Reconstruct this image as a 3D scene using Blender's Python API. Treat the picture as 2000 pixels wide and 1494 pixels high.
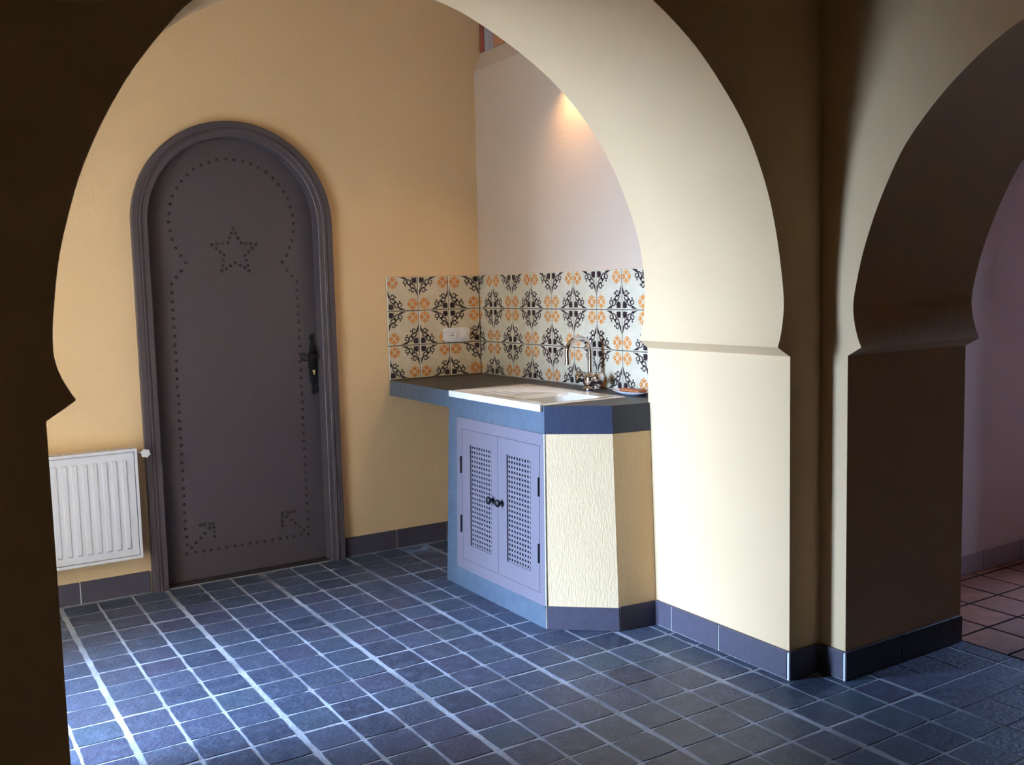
import bpy, bmesh, math, random
from mathutils import Vector, Matrix
from mathutils.geometry import tessellate_polygon

random.seed(7)
for o in list(bpy.data.objects):
    bpy.data.objects.remove(o)
scene = bpy.context.scene
col = scene.collection
T = 0.15                      # one floor tile (metres); plan coordinates below are in tiles
PI = math.pi

# ------------------------------------------------------------------ camera
CAM = Vector((-6.448, -31.079, 9.137))
RX = Vector((0.84791638, -0.52955398, -0.02470619))
RY = Vector((-0.07257071, -0.0697818, -0.99491909))
RZ = Vector((0.52513932, 0.84540114, -0.09759924))
cam_data = bpy.data.cameras.new('camera')
cam_data.sensor_width = 36.0
cam_data.lens = 1920.14 / 2000 * 36.0
cam_data.clip_start = 0.05
cam = bpy.data.objects.new('camera', cam_data)
col.objects.link(cam)
m = Matrix.Identity(4)
for r in range(3):
    m[r][0] = RX[r]; m[r][1] = -RY[r]; m[r][2] = -RZ[r]; m[r][3] = CAM[r] * T
cam.matrix_world = m
scene.camera = cam

# ------------------------------------------------------------------ sky, daylight, exposure
world = bpy.data.worlds.new('sky')
scene.world = world
world.use_nodes = True
bg = world.node_tree.nodes['Background']
bg.inputs[0].default_value = (0.48, 0.72, 1.17, 1)
bg.inputs[1].default_value = 97.0
vs = scene.view_settings
vs.view_transform = 'Standard'
vs.look = 'None'
vs.gamma = 1.0
vs.use_curve_mapping = False
vs.exposure = 0.0

# window openings (tiles): the terrace window in the kitchen's left wall, an unseen one added to light the mauve wall
WIN1 = dict(x=-8.0, y0=-10.85, y1=-5.6, z0=0.0, z1=14.0)
TL = 3.5                      # thickness of that wall
FILL_WIN = dict(x=27.0, y0=-16.75, y1=-16.05, z0=2.0, z1=13.0)

def portal(name, loc, rot, sx, sy):
    l = bpy.data.lights.new(name, 'AREA')
    l.shape = 'RECTANGLE'; l.size = sx * T; l.size_y = sy * T
    l.cycles.is_portal = True
    o = bpy.data.objects.new(name, l); col.objects.link(o)
    o.location = Vector(loc) * T; o.rotation_euler = rot
    return o
portal('window_daylight', (WIN1['x'] - TL, (WIN1['y0'] + WIN1['y1']) / 2, (WIN1['z0'] + WIN1['z1']) / 2), (0, -PI / 2, 0),
       WIN1['z1'] - WIN1['z0'], WIN1['y1'] - WIN1['y0'])
portal('far_fill_daylight', (FILL_WIN['x'] + 0.7, (FILL_WIN['y0'] + FILL_WIN['y1']) / 2, (FILL_WIN['z0'] + FILL_WIN['z1']) / 2), (0, PI / 2, 0),
       FILL_WIN['z1'] - FILL_WIN['z0'], FILL_WIN['y1'] - FILL_WIN['y0'])


# ------------------------------------------------------------------ materials
def mat(name, color, rough=0.6, metal=0.0, spec=0.5, vary=None, vary_scale=4.0, vary_detail=4.0, bump=0.0, bump_scale=60.0,
        stretch=None, rand=None, coat=0.0, ramp=(0.35, 0.65)):
    """procedural principled material: noise mottling, noise bump, per-object colour variation"""
    M = bpy.data.materials.new(name); M.use_nodes = True
    nt = M.node_tree; N = nt.nodes; L = nt.links
    b = N['Principled BSDF']
    b.inputs['Roughness'].default_value = rough
    b.inputs['Metallic'].default_value = metal
    b.inputs['Specular IOR Level'].default_value = spec
    b.inputs['Coat Weight'].default_value = coat
    b.inputs['Base Color'].default_value = (*color, 1)
    tc = N.new('ShaderNodeTexCoord')
    src = None
    geo = N.new('ShaderNodeNewGeometry')
    if rand:
        oi = N.new('ShaderNodeObjectInfo')
        cr = N.new('ShaderNodeValToRGB')
        els = cr.color_ramp.elements
        cols = [color] + list(rand)
        els[0].color = (*cols[0], 1); els[1].color = (*cols[-1], 1)
        for k in range(1, len(cols) - 1):
            e = els.new(k / (len(cols) - 1)); e.color = (*cols[k], 1)
        L.new(oi.outputs['Random'], cr.inputs[0])
        src = cr.outputs[0]
    if vary:
        n = N.new('ShaderNodeTexNoise'); n.inputs['Scale'].default_value = vary_scale; n.inputs['Detail'].default_value = vary_detail
        L.new(geo.outputs['Position'], n.inputs['Vector'])
        r = N.new('ShaderNodeValToRGB')
        r.color_ramp.elements[0].position = ramp[0]; r.color_ramp.elements[1].position = ramp[1]
        L.new(n.outputs['Fac'], r.inputs[0])
        mx = N.new('ShaderNodeMix'); mx.data_type = 'RGBA'
        L.new(r.outputs[0], mx.inputs[0])
        if src: L.new(src, mx.inputs[6])
        else: mx.inputs[6].default_value = (*color, 1)
        mx.inputs[7].default_value = (*vary, 1)
        src = mx.outputs[2]
    if src: L.new(src, b.inputs['Base Color'])
    if bump:
        mp = N.new('ShaderNodeMapping')
        L.new(geo.outputs['Position'], mp.inputs[0])
        mp.inputs['Scale'].default_value = stretch or (1, 1, 1)
        n2 = N.new('ShaderNodeTexNoise'); n2.inputs['Scale'].default_value = bump_scale; n2.inputs['Detail'].default_value = 5
        L.new(mp.outputs[0], n2.inputs['Vector'])
        bp = N.new('ShaderNodeBump'); bp.inputs['Strength'].default_value = bump; bp.inputs['Distance'].default_value = 0.01
        L.new(n2.outputs['Fac'], bp.inputs['Height'])
        L.new(bp.outputs[0], b.inputs['Normal'])
    return M

M_WALL = mat('cream_ochre_plaster', (0.75, 0.525, 0.295), 0.88, spec=0.15, vary=(0.72, 0.50, 0.275), vary_scale=1.6, bump=0.10, bump_scale=90)
M_PINK = mat('pinkish_cream_plaster', (0.57, 0.425, 0.300), 0.88, spec=0.15, vary=(0.54, 0.40, 0.28), vary_scale=1.6, bump=0.10, bump_scale=90)
M_STUCCO = mat('rough_cream_stucco', (0.75, 0.525, 0.295), 0.9, spec=0.15, vary=(0.72, 0.50, 0.275), vary_scale=2, bump=0.28, bump_scale=120, stretch=(1.3, 1.3, 0.4))
M_MAUVE = mat('mauve_plaster', (0.60, 0.43, 0.40), 0.85, spec=0.2, vary=(0.56, 0.41, 0.39), vary_scale=2, bump=0.2, bump_scale=90)
M_CEIL = mat('ceiling_plaster', (0.62, 0.48, 0.30), 0.9, spec=0.1, bump=0.2)
M_GROUT = mat('pale_floor_grout', (0.34, 0.36, 0.40), 0.9, spec=0.2, vary=(0.10, 0.09, 0.085), vary_scale=3.0, vary_detail=5, ramp=(0.45, 0.75), bump=0.4, bump_scale=120)
M_FTILE = mat('slate_floor_tile', (0.030, 0.036, 0.056), 0.45, spec=0.4, rand=[(0.042, 0.054, 0.086), (0.044, 0.062, 0.084), (0.046, 0.045, 0.074), (0.052, 0.068, 0.104)],
              vary=(0.074, 0.092, 0.134), vary_scale=22, vary_detail=8, ramp=(0.45, 0.80), bump=0.35, bump_scale=60)
M_TERRA = mat('terracotta_floor_tile', (0.22, 0.075, 0.04), 0.75, spec=0.2, rand=[(0.26, 0.09, 0.05), (0.20, 0.07, 0.045)], vary=(0.17, 0.06, 0.04), vary_scale=14, bump=0.2)
M_TGROUT = mat('dark_terracotta_grout', (0.020, 0.014, 0.014), 1.0, spec=0.0)
M_PLINTH = mat('plum_grey_plinth_tile', (0.070, 0.058, 0.078), 0.5, vary=(0.060, 0.050, 0.068), vary_scale=30, bump=0.1)
M_WGROUT = mat('white_plinth_grout', (0.62, 0.62, 0.60), 0.9, bump=0.3)
M_MPLINTH = mat('rosy_plinth_tile', (0.26, 0.17, 0.17), 0.5, bump=0.1)
M_PAINT = mat('taupe_grey_paint', (0.083, 0.065, 0.069), 0.40, spec=0.35, vary=(0.078, 0.061, 0.065), vary_scale=40, bump=0.06, bump_scale=200)
M_CABPAINT = mat('lavender_grey_paint', (0.150, 0.125, 0.140), 0.45, spec=0.4, bump=0.05, bump_scale=200)
M_IRON = mat('black_iron', (0.012, 0.011, 0.012), 0.4, metal=0.3, bump=0.15, bump_scale=300)
M_STUD = mat('dark_iron_stud', (0.030, 0.021, 0.021), 0.35, metal=0.3)
M_BRASS = mat('brass', (0.75, 0.55, 0.22), 0.25, metal=1.0)
M_RAD = mat('white_radiator_enamel', (0.74, 0.73, 0.74), 0.35, bump=0.02)
M_PLASTIC = mat('white_plastic', (0.78, 0.77, 0.76), 0.3, bump=0.02)
M_DARK = mat('dark_hole', (0.02, 0.018, 0.016), 0.8)
M_CEMENT = mat('blue_grey_waxed_cement', (0.060, 0.080, 0.105), 0.5, vary=(0.078, 0.100, 0.125), vary_scale=25, vary_detail=6, bump=0.1, bump_scale=150)
M_TOP = mat('dark_slate_worktop', (0.020, 0.016, 0.017), 0.45, vary=(0.026, 0.021, 0.023), vary_scale=30, vary_detail=6, bump=0.06, bump_scale=150)
M_CABSHADE = mat('near_black_cabinet_shade', (0.010, 0.009, 0.011), 0.95)
M_SINK = mat('cream_ceramic', (0.80, 0.74, 0.60), 0.18, spec=0.5, coat=0.3, bump=0.01)
M_CHROME = mat('chrome', (0.72, 0.72, 0.74), 0.06, metal=1.0)
M_DISH = mat('white_dish_glaze', (0.80, 0.79, 0.80), 0.2)
M_SPONGE = mat('orange_brown_sponge', (0.45, 0.16, 0.05), 0.9, vary=(0.32, 0.10, 0.03), vary_scale=80, bump=0.6, bump_scale=200)
M_GLAZE = mat('cream_tile_glaze', (0.62, 0.53, 0.36), 0.22, spec=0.5, rand=[(0.66, 0.56, 0.40), (0.60, 0.52, 0.37)], vary=(0.58, 0.49, 0.33), vary_scale=25, bump=0.03, bump_scale=30)
M_BLACK = mat('ink_black_motif', (0.020, 0.010, 0.012), 0.3)
M_ORANGE = mat('orange_motif', (0.50, 0.135, 0.020), 0.25, rand=[(0.56, 0.19, 0.030), (0.53, 0.155, 0.025)], vary=(0.64, 0.27, 0.07), vary_scale=60)
M_BRICKR = mat('red_brick', (0.26, 0.055, 0.03), 0.85, bump=0.5, bump_scale=80)
M_BRICKO = mat('orange_brick', (0.42, 0.17, 0.07), 0.85, bump=0.5, bump_scale=80)
M_MORTAR = mat('grey_mortar', (0.34, 0.29, 0.29), 0.9, vary=(0.28, 0.24, 0.25), vary_scale=14, bump=0.5, bump_scale=60)
M_JOINT = mat('dark_tile_joint', (0.11, 0.09, 0.075), 0.9, bump=0.2)
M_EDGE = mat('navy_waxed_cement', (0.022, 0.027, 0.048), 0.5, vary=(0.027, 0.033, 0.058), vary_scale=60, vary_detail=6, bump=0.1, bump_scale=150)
M_LAMP = mat('white_lamp_shade', (0.75, 0.72, 0.66), 0.5)
M_BLOCKER = mat('sky_blocker_ochre', (0.20, 0.16, 0.11), 0.9, bump=0.2)
M_GROUND = mat('terrace_paving', (0.60, 0.56, 0.50), 0.9, bump=0.2)

# ------------------------------------------------------------------ helpers
WL = {}                                                   # world location (tiles) of every object
def V(*a): return Vector(a)
def finish(o, parent, loc):
    col.objects.link(o)
    loc = Vector(loc); WL[o.name] = loc
    if parent:
        o.parent = parent
        loc = loc - WL[parent.name]
    o.location = loc * T
    return o
def mesh_data(name, verts, faces, mats, fm=None, smooth=None):
    me = bpy.data.meshes.new(name)
    me.from_pydata([tuple(Vector(v) * T) for v in verts], [], faces)
    for mm in (mats if isinstance(mats, (list, tuple)) else [mats]): me.materials.append(mm)
    if fm:
        for p, k in zip(me.polygons, fm): p.material_index = k
    bm = bmesh.new(); bm.from_mesh(me)
    bmesh.ops.recalc_face_normals(bm, faces=bm.faces); bm.to_mesh(me); bm.free()
    if smooth is not None:
        for p in me.polygons: p.use_smooth = True
        me.set_sharp_from_angle(angle=math.radians(smooth))
    return me
def obj(name, verts, faces, mats, parent=None, fm=None, smooth=None, loc=None):
    """one mesh object; verts in plan tiles, origin at the bottom centre unless loc is given"""
    if loc is None:
        xs = [v[0] for v in verts]; ys = [v[1] for v in verts]; zs = [v[2] for v in verts]
        loc = ((min(xs) + max(xs)) / 2, (min(ys) + max(ys)) / 2, min(zs))
    lv = Vector(loc)
    me = mesh_data(name, [Vector(v) - lv for v in verts], faces, mats, fm, smooth)
    return finish(bpy.data.objects.new(name, me), parent, loc)
def inst(name, me, loc, parent=None, rot=(0, 0, 0), scale=(1, 1, 1)):
    o = bpy.data.objects.new(name, me)
    finish(o, parent, loc); o.rotation_euler = rot; o.scale = scale
    return o
def empty(name, loc, parent=None):
    o = bpy.data.objects.new(name, None); o.empty_display_size = 0.1
    return finish(o, parent, loc)
def tag(o, label=None, cat=None, group=None, kind=None):
    if label: o['label'] = label
    if cat: o['category'] = cat
    if group: o['group'] = group
    if kind: o['kind'] = kind
    return o
def struct(o, label=None, cat=None): return tag(o, label, cat, kind='structure')

class MB:
    def __init__(s): s.v = []; s.f = []; s.m = []
    def add(s, verts, faces, mi=0):
        n = len(s.v); s.v += [tuple(v) for v in verts]
        for f in faces: s.f.append(tuple(n + k for k in f)); s.m.append(mi)
        return s
    def box(s, x0, x1, y0, y1, z0, z1, mi=0):
        v = [(x, y, z) for z in (z0, z1) for y in (y0, y1) for x in (x0, x1)]
        return s.add(v, [(0, 2, 3, 1), (4, 5, 7, 6), (0, 1, 5, 4), (2, 6, 7, 3), (0, 4, 6, 2), (1, 3, 7, 5)], mi)
    def bbox(s, x0, x1, y0, y1, z0, z1, b, mi=0):
        """box with chamfered edges"""
        bm = bmesh.new(); bmesh.ops.create_cube(bm, size=1)
        for v in bm.verts: v.co = V((x0 + x1) / 2 + v.co.x * (x1 - x0), (y0 + y1) / 2 + v.co.y * (y1 - y0), (z0 + z1) / 2 + v.co.z * (z1 - z0))
        bmesh.ops.bevel(bm, geom=bm.edges[:], offset=b, segments=2, profile=0.6, affect='EDGES')
        bm.verts.index_update(); s.add([v.co.copy() for v in bm.verts], [[v.index for v in f.verts] for f in bm.faces], mi); bm.free()
        return s
    def prism(s, poly, to3, a, b, mi=0, holes=()):
        """2D polygon (with holes) extruded from a to b; to3(u, v, w) -> point"""
        loops = [list(poly)] + [list(h) for h in holes]
        flat = [p for l in loops for p in l]; n = len(flat)
        tri = tessellate_polygon([[Vector((p[0], p[1], 0)) for p in l] for l in loops])
        verts = [to3(p[0], p[1], a) for p in flat] + [to3(p[0], p[1], b) for p in flat]
        F = [tuple(t) for t in tri] + [tuple(n + k for k in reversed(t)) for t in tri]
        o = 0
        for l in loops:
            k = len(l)
            for i in range(k): F.append((o + i, o + (i + 1) % k, n + o + (i + 1) % k, n + o + i))
            o += k
        return s.add(verts, F, mi)
    def tube(s, pts, rad, seg=10, mi=0, cap=True):
        pts = [Vector(p) for p in pts]; n = len(pts)
        rad = rad if isinstance(rad, (list, tuple)) else [rad] * n
        up = None; rings = []
        for i, p in enumerate(pts):
            t = (pts[min(i + 1, n - 1)] - pts[max(i - 1, 0)]).normalized()
            if up is None: up = t.orthogonal().normalized()
            up = (up - t * up.dot(t)).normalized(); w = t.cross(up)
            rings.append([p + (up * math.cos(2 * PI * k / seg) + w * math.sin(2 * PI * k / seg)) * rad[i] for k in range(seg)])
        vv = [q for r in rings for q in r]; F = []
        for i in range(n - 1):
            for k in range(seg):
                F.append((i * seg + k, i * seg + (k + 1) % seg, (i + 1) * seg + (k + 1) % seg, (i + 1) * seg + k))
        if cap: F += [tuple(reversed(range(seg))), tuple((n - 1) * seg + k for k in range(seg))]
        return s.add(vv, F, mi)
    def lathe(s, prof, c, axis=(0, 0, 1), seg=16, mi=0, lobes=0, lobe_amp=0.0):
        """prof: (radius, height) pairs along axis from c"""
        ax = Vector(axis).normalized(); u = ax.orthogonal().normalized(); w = ax.cross(u); c = Vector(c)
        vv = []
        for r, h in prof:
            for k in range(seg):
                a = 2 * PI * k / seg; rr = r * (1 + lobe_amp * math.cos(lobes * a)) if lobes else r
                vv.append(c + ax * h + (u * math.cos(a) + w * math.sin(a)) * rr)
        F = []
        for i in range(len(prof) - 1):
            for k in range(seg): F.append((i * seg + k, i * seg + (k + 1) % seg, (i + 1) * seg + (k + 1) % seg, (i + 1) * seg + k))
        F += [tuple(reversed(range(seg))), tuple((len(prof) - 1) * seg + k for k in range(seg))]
        return s.add(vv, F, mi)
    def build(s, name, mats, parent=None, smooth=None, loc=None):
        return obj(name, s.v, s.f, mats, parent, s.m, smooth, loc)

XZ = lambda u, v, w: V(u, w, v)        # polygon in X-Z, extruded along Y
YZ = lambda u, v, w: V(w, u, v)        # polygon in Y-Z, extruded along X
XY = lambda u, v, w: V(u, v, w)

def catmull(pts, n=4):
    out = []
    for i in range(len(pts) - 1):
        p0 = Vector(pts[max(i - 1, 0)]); p1 = Vector(pts[i]); p2 = Vector(pts[i + 1]); p3 = Vector(pts[min(i + 2, len(pts) - 1)])
        for k in range(n):
            t = k / n
            out.append(0.5 * ((2 * p1) + (-p0 + p2) * t + (2 * p0 - 5 * p1 + 4 * p2 - p3) * t * t + (-p0 + 3 * p1 - 3 * p2 + p3) * t ** 3))
    out.append(Vector(pts[-1])); return out

# ------------------------------------------------------------------ the setting: levels
HC = 22.0                     # ceiling height
YB = 0.13                     # back wall face
XC = 11.65                    # kitchen right wall face
YA0, YA1 = -15.85, -10.95     # arch wall: front and back faces
XB0, XB1 = 11.30, 15.60       # side arch wall: lit face and far face
XL = -8.0                     # left wall face
YE = -40.0                    # wall behind the camera
XR = 27.0                     # far wall of the room beyond
YP = -13.35                   # mauve wall face
HB = 0.67                     # plinth height

# horseshoe arch A, profile in X-Z at the wall's front face
right_side = [(9.908, 7.645), (10.003, 7.922), (10.085, 8.39), (10.08, 8.863), (9.918, 9.866), (9.635, 10.914), (9.176, 11.928), (8.644, 12.716),
              (7.793, 13.629), (7.142, 14.159), (6.399, 14.63)]
left_side = [(-2.39, 13.475), (-2.703, 13.162), (-3.239, 12.484), (-3.532, 12.033), (-3.819, 11.511), (-4.074, 10.947), (-4.251, 10.441), (-4.45, 9.72),
             (-4.566, 8.999), (-4.609, 8.575), (-4.610, 8.295), (-4.557, 8.063), (-4.485, 7.896), (-4.36, 7.658)]
crown = [(5.45, 15.12), (4.3, 15.48), (2.9, 15.60), (1.5, 15.45), (0.3, 15.08), (-0.8, 14.56), (-1.7, 13.98)]
prof_A = [(p[0], p[1]) for p in catmull(right_side + crown + left_side, 4)]
JR, JL = 10.30, -4.77
arch_A = [(JR, 0), (JR, 7.42)] + prof_A + [(JL, 7.39), (JL, 0)]
mb = MB()
# the back face's opening is a hand wider: same path, measured on the kitchen side
back_right = [(10.030, 7.635), (10.11, 7.86), (10.173, 8.15), (10.215, 8.70), (10.205, 9.30), (10.034, 10.256), (9.63, 11.27), (9.02, 12.39), (8.095, 13.475), (6.94, 14.375), (5.395, 15.183), (4.255, 15.551)]
back_crown = [(2.8, 15.70), (1.6, 15.60), (0.5, 15.33), (-.439, 14.96), (-1.09, 14.62), (-1.47, 14.37)]
back_left = [(2 * 2.79 - p[0], p[1]) for p in reversed(back_right[:9])]
prof_K = [(p[0], p[1]) for p in catmull(back_right + back_crown + back_left, 4)]
def resample(P, n):
    P = [Vector(p) for p in P]; L = [0.0]
    for a, b in zip(P, P[1:]): L.append(L[-1] + (b - a).length)
    out = []; k = 0
    for i in range(n):
        t = L[-1] * i / (n - 1)
        while k < len(P) - 2 and L[k + 1] < t: k += 1
        u = (t - L[k]) / max(L[k + 1] - L[k], 1e-9); q = P[k].lerp(P[k + 1], u); out.append((q.x, q.y))
    return out
NA = 140
PF, PK = resample(prof_A, NA), resample(prof_K, NA)
path_F = [(JR, 0), (JR, 7.42)] + PF + [(JL, 7.39), (JL, 0)]
path_K = [(JR, 0), (JR, 7.42)] + PK + [(JL, 7.39), (JL, 0)]
outer_A = [(XB1, 0), (XB1, HC), (XL, HC), (XL, 0)]
mb = MB()
polyF = outer_A + list(reversed(path_F)); polyK = outer_A + list(reversed(path_K)); nA = len(polyF)
vA = [(x, YA0, z) for x, z in polyF] + [(x, YA1, z) for x, z in polyK]
fA = [tuple(t) for t in tessellate_polygon([[Vector((x, z, 0)) for x, z in polyF]])]
fA += [tuple(nA + k for k in t) for t in tessellate_polygon([[Vector((x, z, 0)) for x, z in polyK]])]
fA += [(i, (i + 1) % nA, nA + (i + 1) % nA, nA + i) for i in range(nA)]
mb.add(vA, fA)
struct(mb.build('wall_middle', M_WALL, smooth=25), 'ochre wall with the big horseshoe arch opening onto the kitchen corner', 'wall')

# horseshoe arch B, in Y-Z
far_B = [(-16.954, 7.617), (-16.849, 7.854), (-16.758, 8.21), (-16.732, 8.568), (-16.815, 9.047), (-17.0, 9.75), (-17.353, 10.665), (-17.875, 11.653),
         (-18.40, 12.295), (-19.022, 12.874), (-19.723, 13.376), (-20.42, 13.735), (-21.4, 14.03)]
CY = -22.56
near_B = [(2 * CY - p[0], p[1]) for p in reversed(far_B)]
prof_B = [(p[0], p[1]) for p in catmull(far_B + [(CY, 14.13)] + near_B, 4)]
JB = -16.60
arch_B = [(JB, 0), (JB, 7.42)] + prof_B + [(2 * CY - JB, 7.42), (2 * CY - JB, 0)]
mb = MB()
mb.prism([(YA0, 0), (YA0, HC), (YE, HC), (YE, 0)] + list(reversed(arch_B)), YZ, XB0, XB1)
struct(mb.build('wall_side', M_WALL, smooth=25), 'pale wall with the second horseshoe arch leading to the room beyond', 'wall')

# back wall with the arched door opening
DC, DS = 2.80, 11.30          # door centre, springing height
def door_path(r, n=24):
    return [(DC + r, 0)] + [(DC + r * math.cos(PI * k / n), DS + r * math.sin(PI * k / n)) for k in range(n + 1)] + [(DC - r, 0)]
mb = MB()
mb.prism([(13.2, 0), (13.2, HC), (XL - TL, HC), (XL - TL, 0)] + list(reversed(door_path(2.95))), XZ, YB, YB + 1.6)
wall_back = struct(mb.build('wall_back', M_WALL, smooth=25), 'yellow ochre plaster wall around the studded arched door', 'wall')

struct(MB().box(-3, 9, YB + 1.6, YB + 2.6, -.5, 16).build('wall_door_backing', M_WALL), 'wall added behind the studded door to stop sky light leaking in', 'wall')  # unseen backing added to seal light gaps round the door leaf
# kitchen right wall, stepped back high up behind a sloping sill
mb = MB()
mb.prism([(XC, 0), (XC, 16.80), (11.93, 17.45), (11.99, 17.50), (11.99, HC), (13.2, HC), (13.2, 0)], XZ, YB, YA1)
wall_right = struct(mb.build('wall_right', M_PINK), 'pinkish cream wall above the tiled sink splashback', 'wall')
yy = 0.10
for k in range(5):
    w = 0.30 if k % 2 == 0 else 0.72
    b = MB().bbox(11.90, 12.06, yy - w, yy, 17.47 + random.uniform(-.02, .02), 19.1 + random.uniform(-.05, .05), 0.02).build('brick', M_BRICKR if k % 2 == 0 else M_BRICKO, wall_right)
    yy -= w
    g = 0.62 if k % 2 == 0 else 0.5
    MB().bbox(11.93, 12.03, yy - g, yy, 17.46, 19.2, 0.01).build('mortar_pad', M_MORTAR, wall_right)
    yy -= g

# left wall with the terrace window
w1 = WIN1
mb = MB()
mb.prism([(YB, 0), (YB, HC), (YA1, HC), (YA1, 0), (w1['y0'], 0), (w1['y0'], w1['z1']), (w1['y1'], w1['z1']), (w1['y1'], 0)], YZ, XL - TL, XL)
struct(mb.build('wall_left', M_WALL), 'ochre wall with the tall terrace opening', 'wall')
win = struct(empty('window_1', (XL - TL + .4, (w1['y0'] + w1['y1']) / 2, 0)), 'tall white terrace window frame', 'window')
for (a, b_) in ((w1['y0'], w1['y0'] + .3), (w1['y1'] - .3, w1['y1'])):
    MB().box(XL - TL + .2, XL - TL + .6, a, b_, 0, w1['z1']).build('frame_post', M_RAD, win)
MB().box(XL - TL + .2, XL - TL + .6, w1['y0'] + .3, w1['y1'] - .3, w1['z1'] - .3, w1['z1']).build('frame_head', M_RAD, win)
# front room shell
struct(MB().box(XL - 6, XL - 4.6, YE, YA0, 0, HC).build('wall_front_left', M_WALL), 'ochre wall left of the camera', 'wall')
struct(MB().box(XL - 6, XB1, YE - 1.4, YE, 0, HC).build('wall_behind', M_WALL), 'ochre wall behind the camera', 'wall')
struct(MB().box(XL - TL, XL, YA0, YA1, 0, HC).build('wall_return', M_WALL), 'ochre wall continuing left of the big arch', 'wall')
struct(MB().box(XL - 60, XL - TL, YA0, -13.4, 0, HC).build('wall_sky_blocker', M_BLOCKER), 'unseen ochre wall added outside to block sky light', 'wall')  # unseen wall added to shade the sink wall and back wall from the sky
# room beyond
struct(MB().box(XB1, XR + 1.4, YP, YP + 1.4, 0, HC).build('wall_beyond', M_MAUVE), 'mauve wall seen through the second arch', 'wall')
w2 = FILL_WIN
mb = MB()
mb.prism([(YP, 0), (YP, HC), (YE, HC), (YE, 0)], YZ, XR, XR + 1.4, holes=[[(w2['y0'], w2['z0']), (w2['y0'], w2['z1']), (w2['y1'], w2['z1']), (w2['y1'], w2['z0'])]])
struct(mb.build('wall_far_right', M_MAUVE), 'mauve wall with an unseen window added to light the room beyond', 'wall')
struct(MB().box(XB1, XR + 1.4, YE - 1.4, YE, 0, HC).build('wall_beyond_end', M_MAUVE), 'mauve end wall of the room beyond', 'wall')
struct(MB().box(XL - 6, XR + 1.4, YE - 1.4, YB + 1.6, HC, HC + 1).build('ceiling', M_CEIL), 'plain plaster ceiling', 'ceiling')
struct(MB().box(-120, 150, -150, 120, -1.6, -1.2).build('ground', M_GROUND), 'paved ground around the building', 'ground')

# ------------------------------------------------------------------ floor: grout bed and slate tiles
floor = struct(MB().box(XL - 6, XB1 + 0.02, YE - 1.4, YB + 1.6, -1.0, -0.012).build('floor', M_GROUT), 'slate blue tiled floor with pale grout', 'floor')
def tile_mesh(name, seed, chips=0.019):
    """unit tile with a worn, slightly chipped rim; 46 triangles"""
    rnd = random.Random(seed); n = 4; rim = []
    cs = [(-.5, -.5), (.5, -.5), (.5, .5), (-.5, .5)]
    for a, b in zip(cs, cs[1:] + cs[:1]):
        for k in range(n):
            t = k / n + (rnd.uniform(-.06, .06) if k else 0)
            x = a[0] + (b[0] - a[0]) * t; y = a[1] + (b[1] - a[1]) * t
            inn = rnd.uniform(0, chips) + (chips * 0.8 if k == 0 else 0)
            l = max(abs(x), abs(y)); rim.append((x * (1 - inn / l), y * (1 - inn / l)))
    top = [(x * .982, y * .982, 0.0 + rnd.uniform(-.003, .003)) for x, y in rim]
    low = [(x, y, -0.022) for x, y in rim]; N = len(rim)
    vv = top + low
    F = [tuple(range(N))] + [(i, N + i, N + (i + 1) % N, (i + 1) % N) for i in range(N)]
    return mesh_data(name, vv, F, M_FTILE, smooth=None)
VAR = [tile_mesh('floor_tile', 100 + k) for k in range(8)]

def project(p):
    d = Vector(p) - CAM
    z = d.dot(RZ)
    if z < 0.1: return None
    return 1000 + 1920.14 * d.dot(RX) / z, 747 + 1920.14 * d.dot(RY) / z
def hidden(x, y):
    """is a floor point in plan outside the rooms, under things, or behind a wall as seen from the camera"""
    if XB0 < x and y > JB: return True
    if x > XC or y > 0.05: return True
    if x < XL: return True
    if YA0 < y < YA1 and (x < JL or x > JR): return True
    if y > YA0:
        t = (YA0 - CAM.y) / (y - CAM.y); xa = CAM.x + (x - CAM.x) * t
        if xa < JL or xa > JR: return True
    if x > 7.66 and y > -9.8 and y < -4.3: return True
    if x > 9.0 and y > -11 and y < -4: return True
    # behind the cabinet
    if y > -4.3:
        for q in range(1, 40):
            t = q / 40; px = CAM.x + (x - CAM.x) * t; py = CAM.y + (y - CAM.y) * t
            if px > 7.66 and -10.3 < py < -4.3: return True
    return False
cells = []
for i in range(-14, 16):
    for j in range(0, 41):
        x0, x1, y1, y0 = i, min(i + 1, XB1), -j, max(-(j + 1), YE)
        if x1 - x0 < 0.1: continue
        cx, cy = (x0 + x1) / 2, (y0 + y1) / 2
        if XB0 + .6 < cx and cy > JB + .4: continue
        if YA0 < cy < YA1 and (cx < JL - .6 or cx > JR + .6): continue
        if cy > YA0 and (cx > XC + .3 or cx < XL): continue
        if cx > XB0 and cy < 2 * CY - JB: continue
        gx0 = .052 if i % 3 == 0 else .019
        gx1 = .052 if (i + 1) % 3 == 0 else .019
        gy1 = .030 if j % 3 == 0 else .013
        gy0 = .030 if (j + 1) % 3 == 0 else .013
        X0, X1, Y0, Y1 = x0 + gx0, x1 - gx1 if x1 == i + 1 else x1, y0 + gy0, y1 - gy1
        pr = project((cx, cy, 0)); area = 0
        corners = [project((a, b, 0)) for a in (x0, x1) for b in (y0, y1)]
        if all(corners) and any(-5 < c[0] < 2005 and -5 < c[1] < 1499 for c in corners):
            vis = sum(not hidden(x0 + (x1 - x0) * a, y0 + (y1 - y0) * b) for a in (.1, .5, .9) for b in (.1, .5, .9))
            if vis:
                (ax, ay), (bx, by), (cx_, cy_), (dx, dy) = corners
                area = abs((dx - ax) * (cy_ - by) - (dy - ay) * (cx_ - bx)) / 2 * (vis / 9)
        cells.append((area, X0, X1, Y0, Y1))
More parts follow.
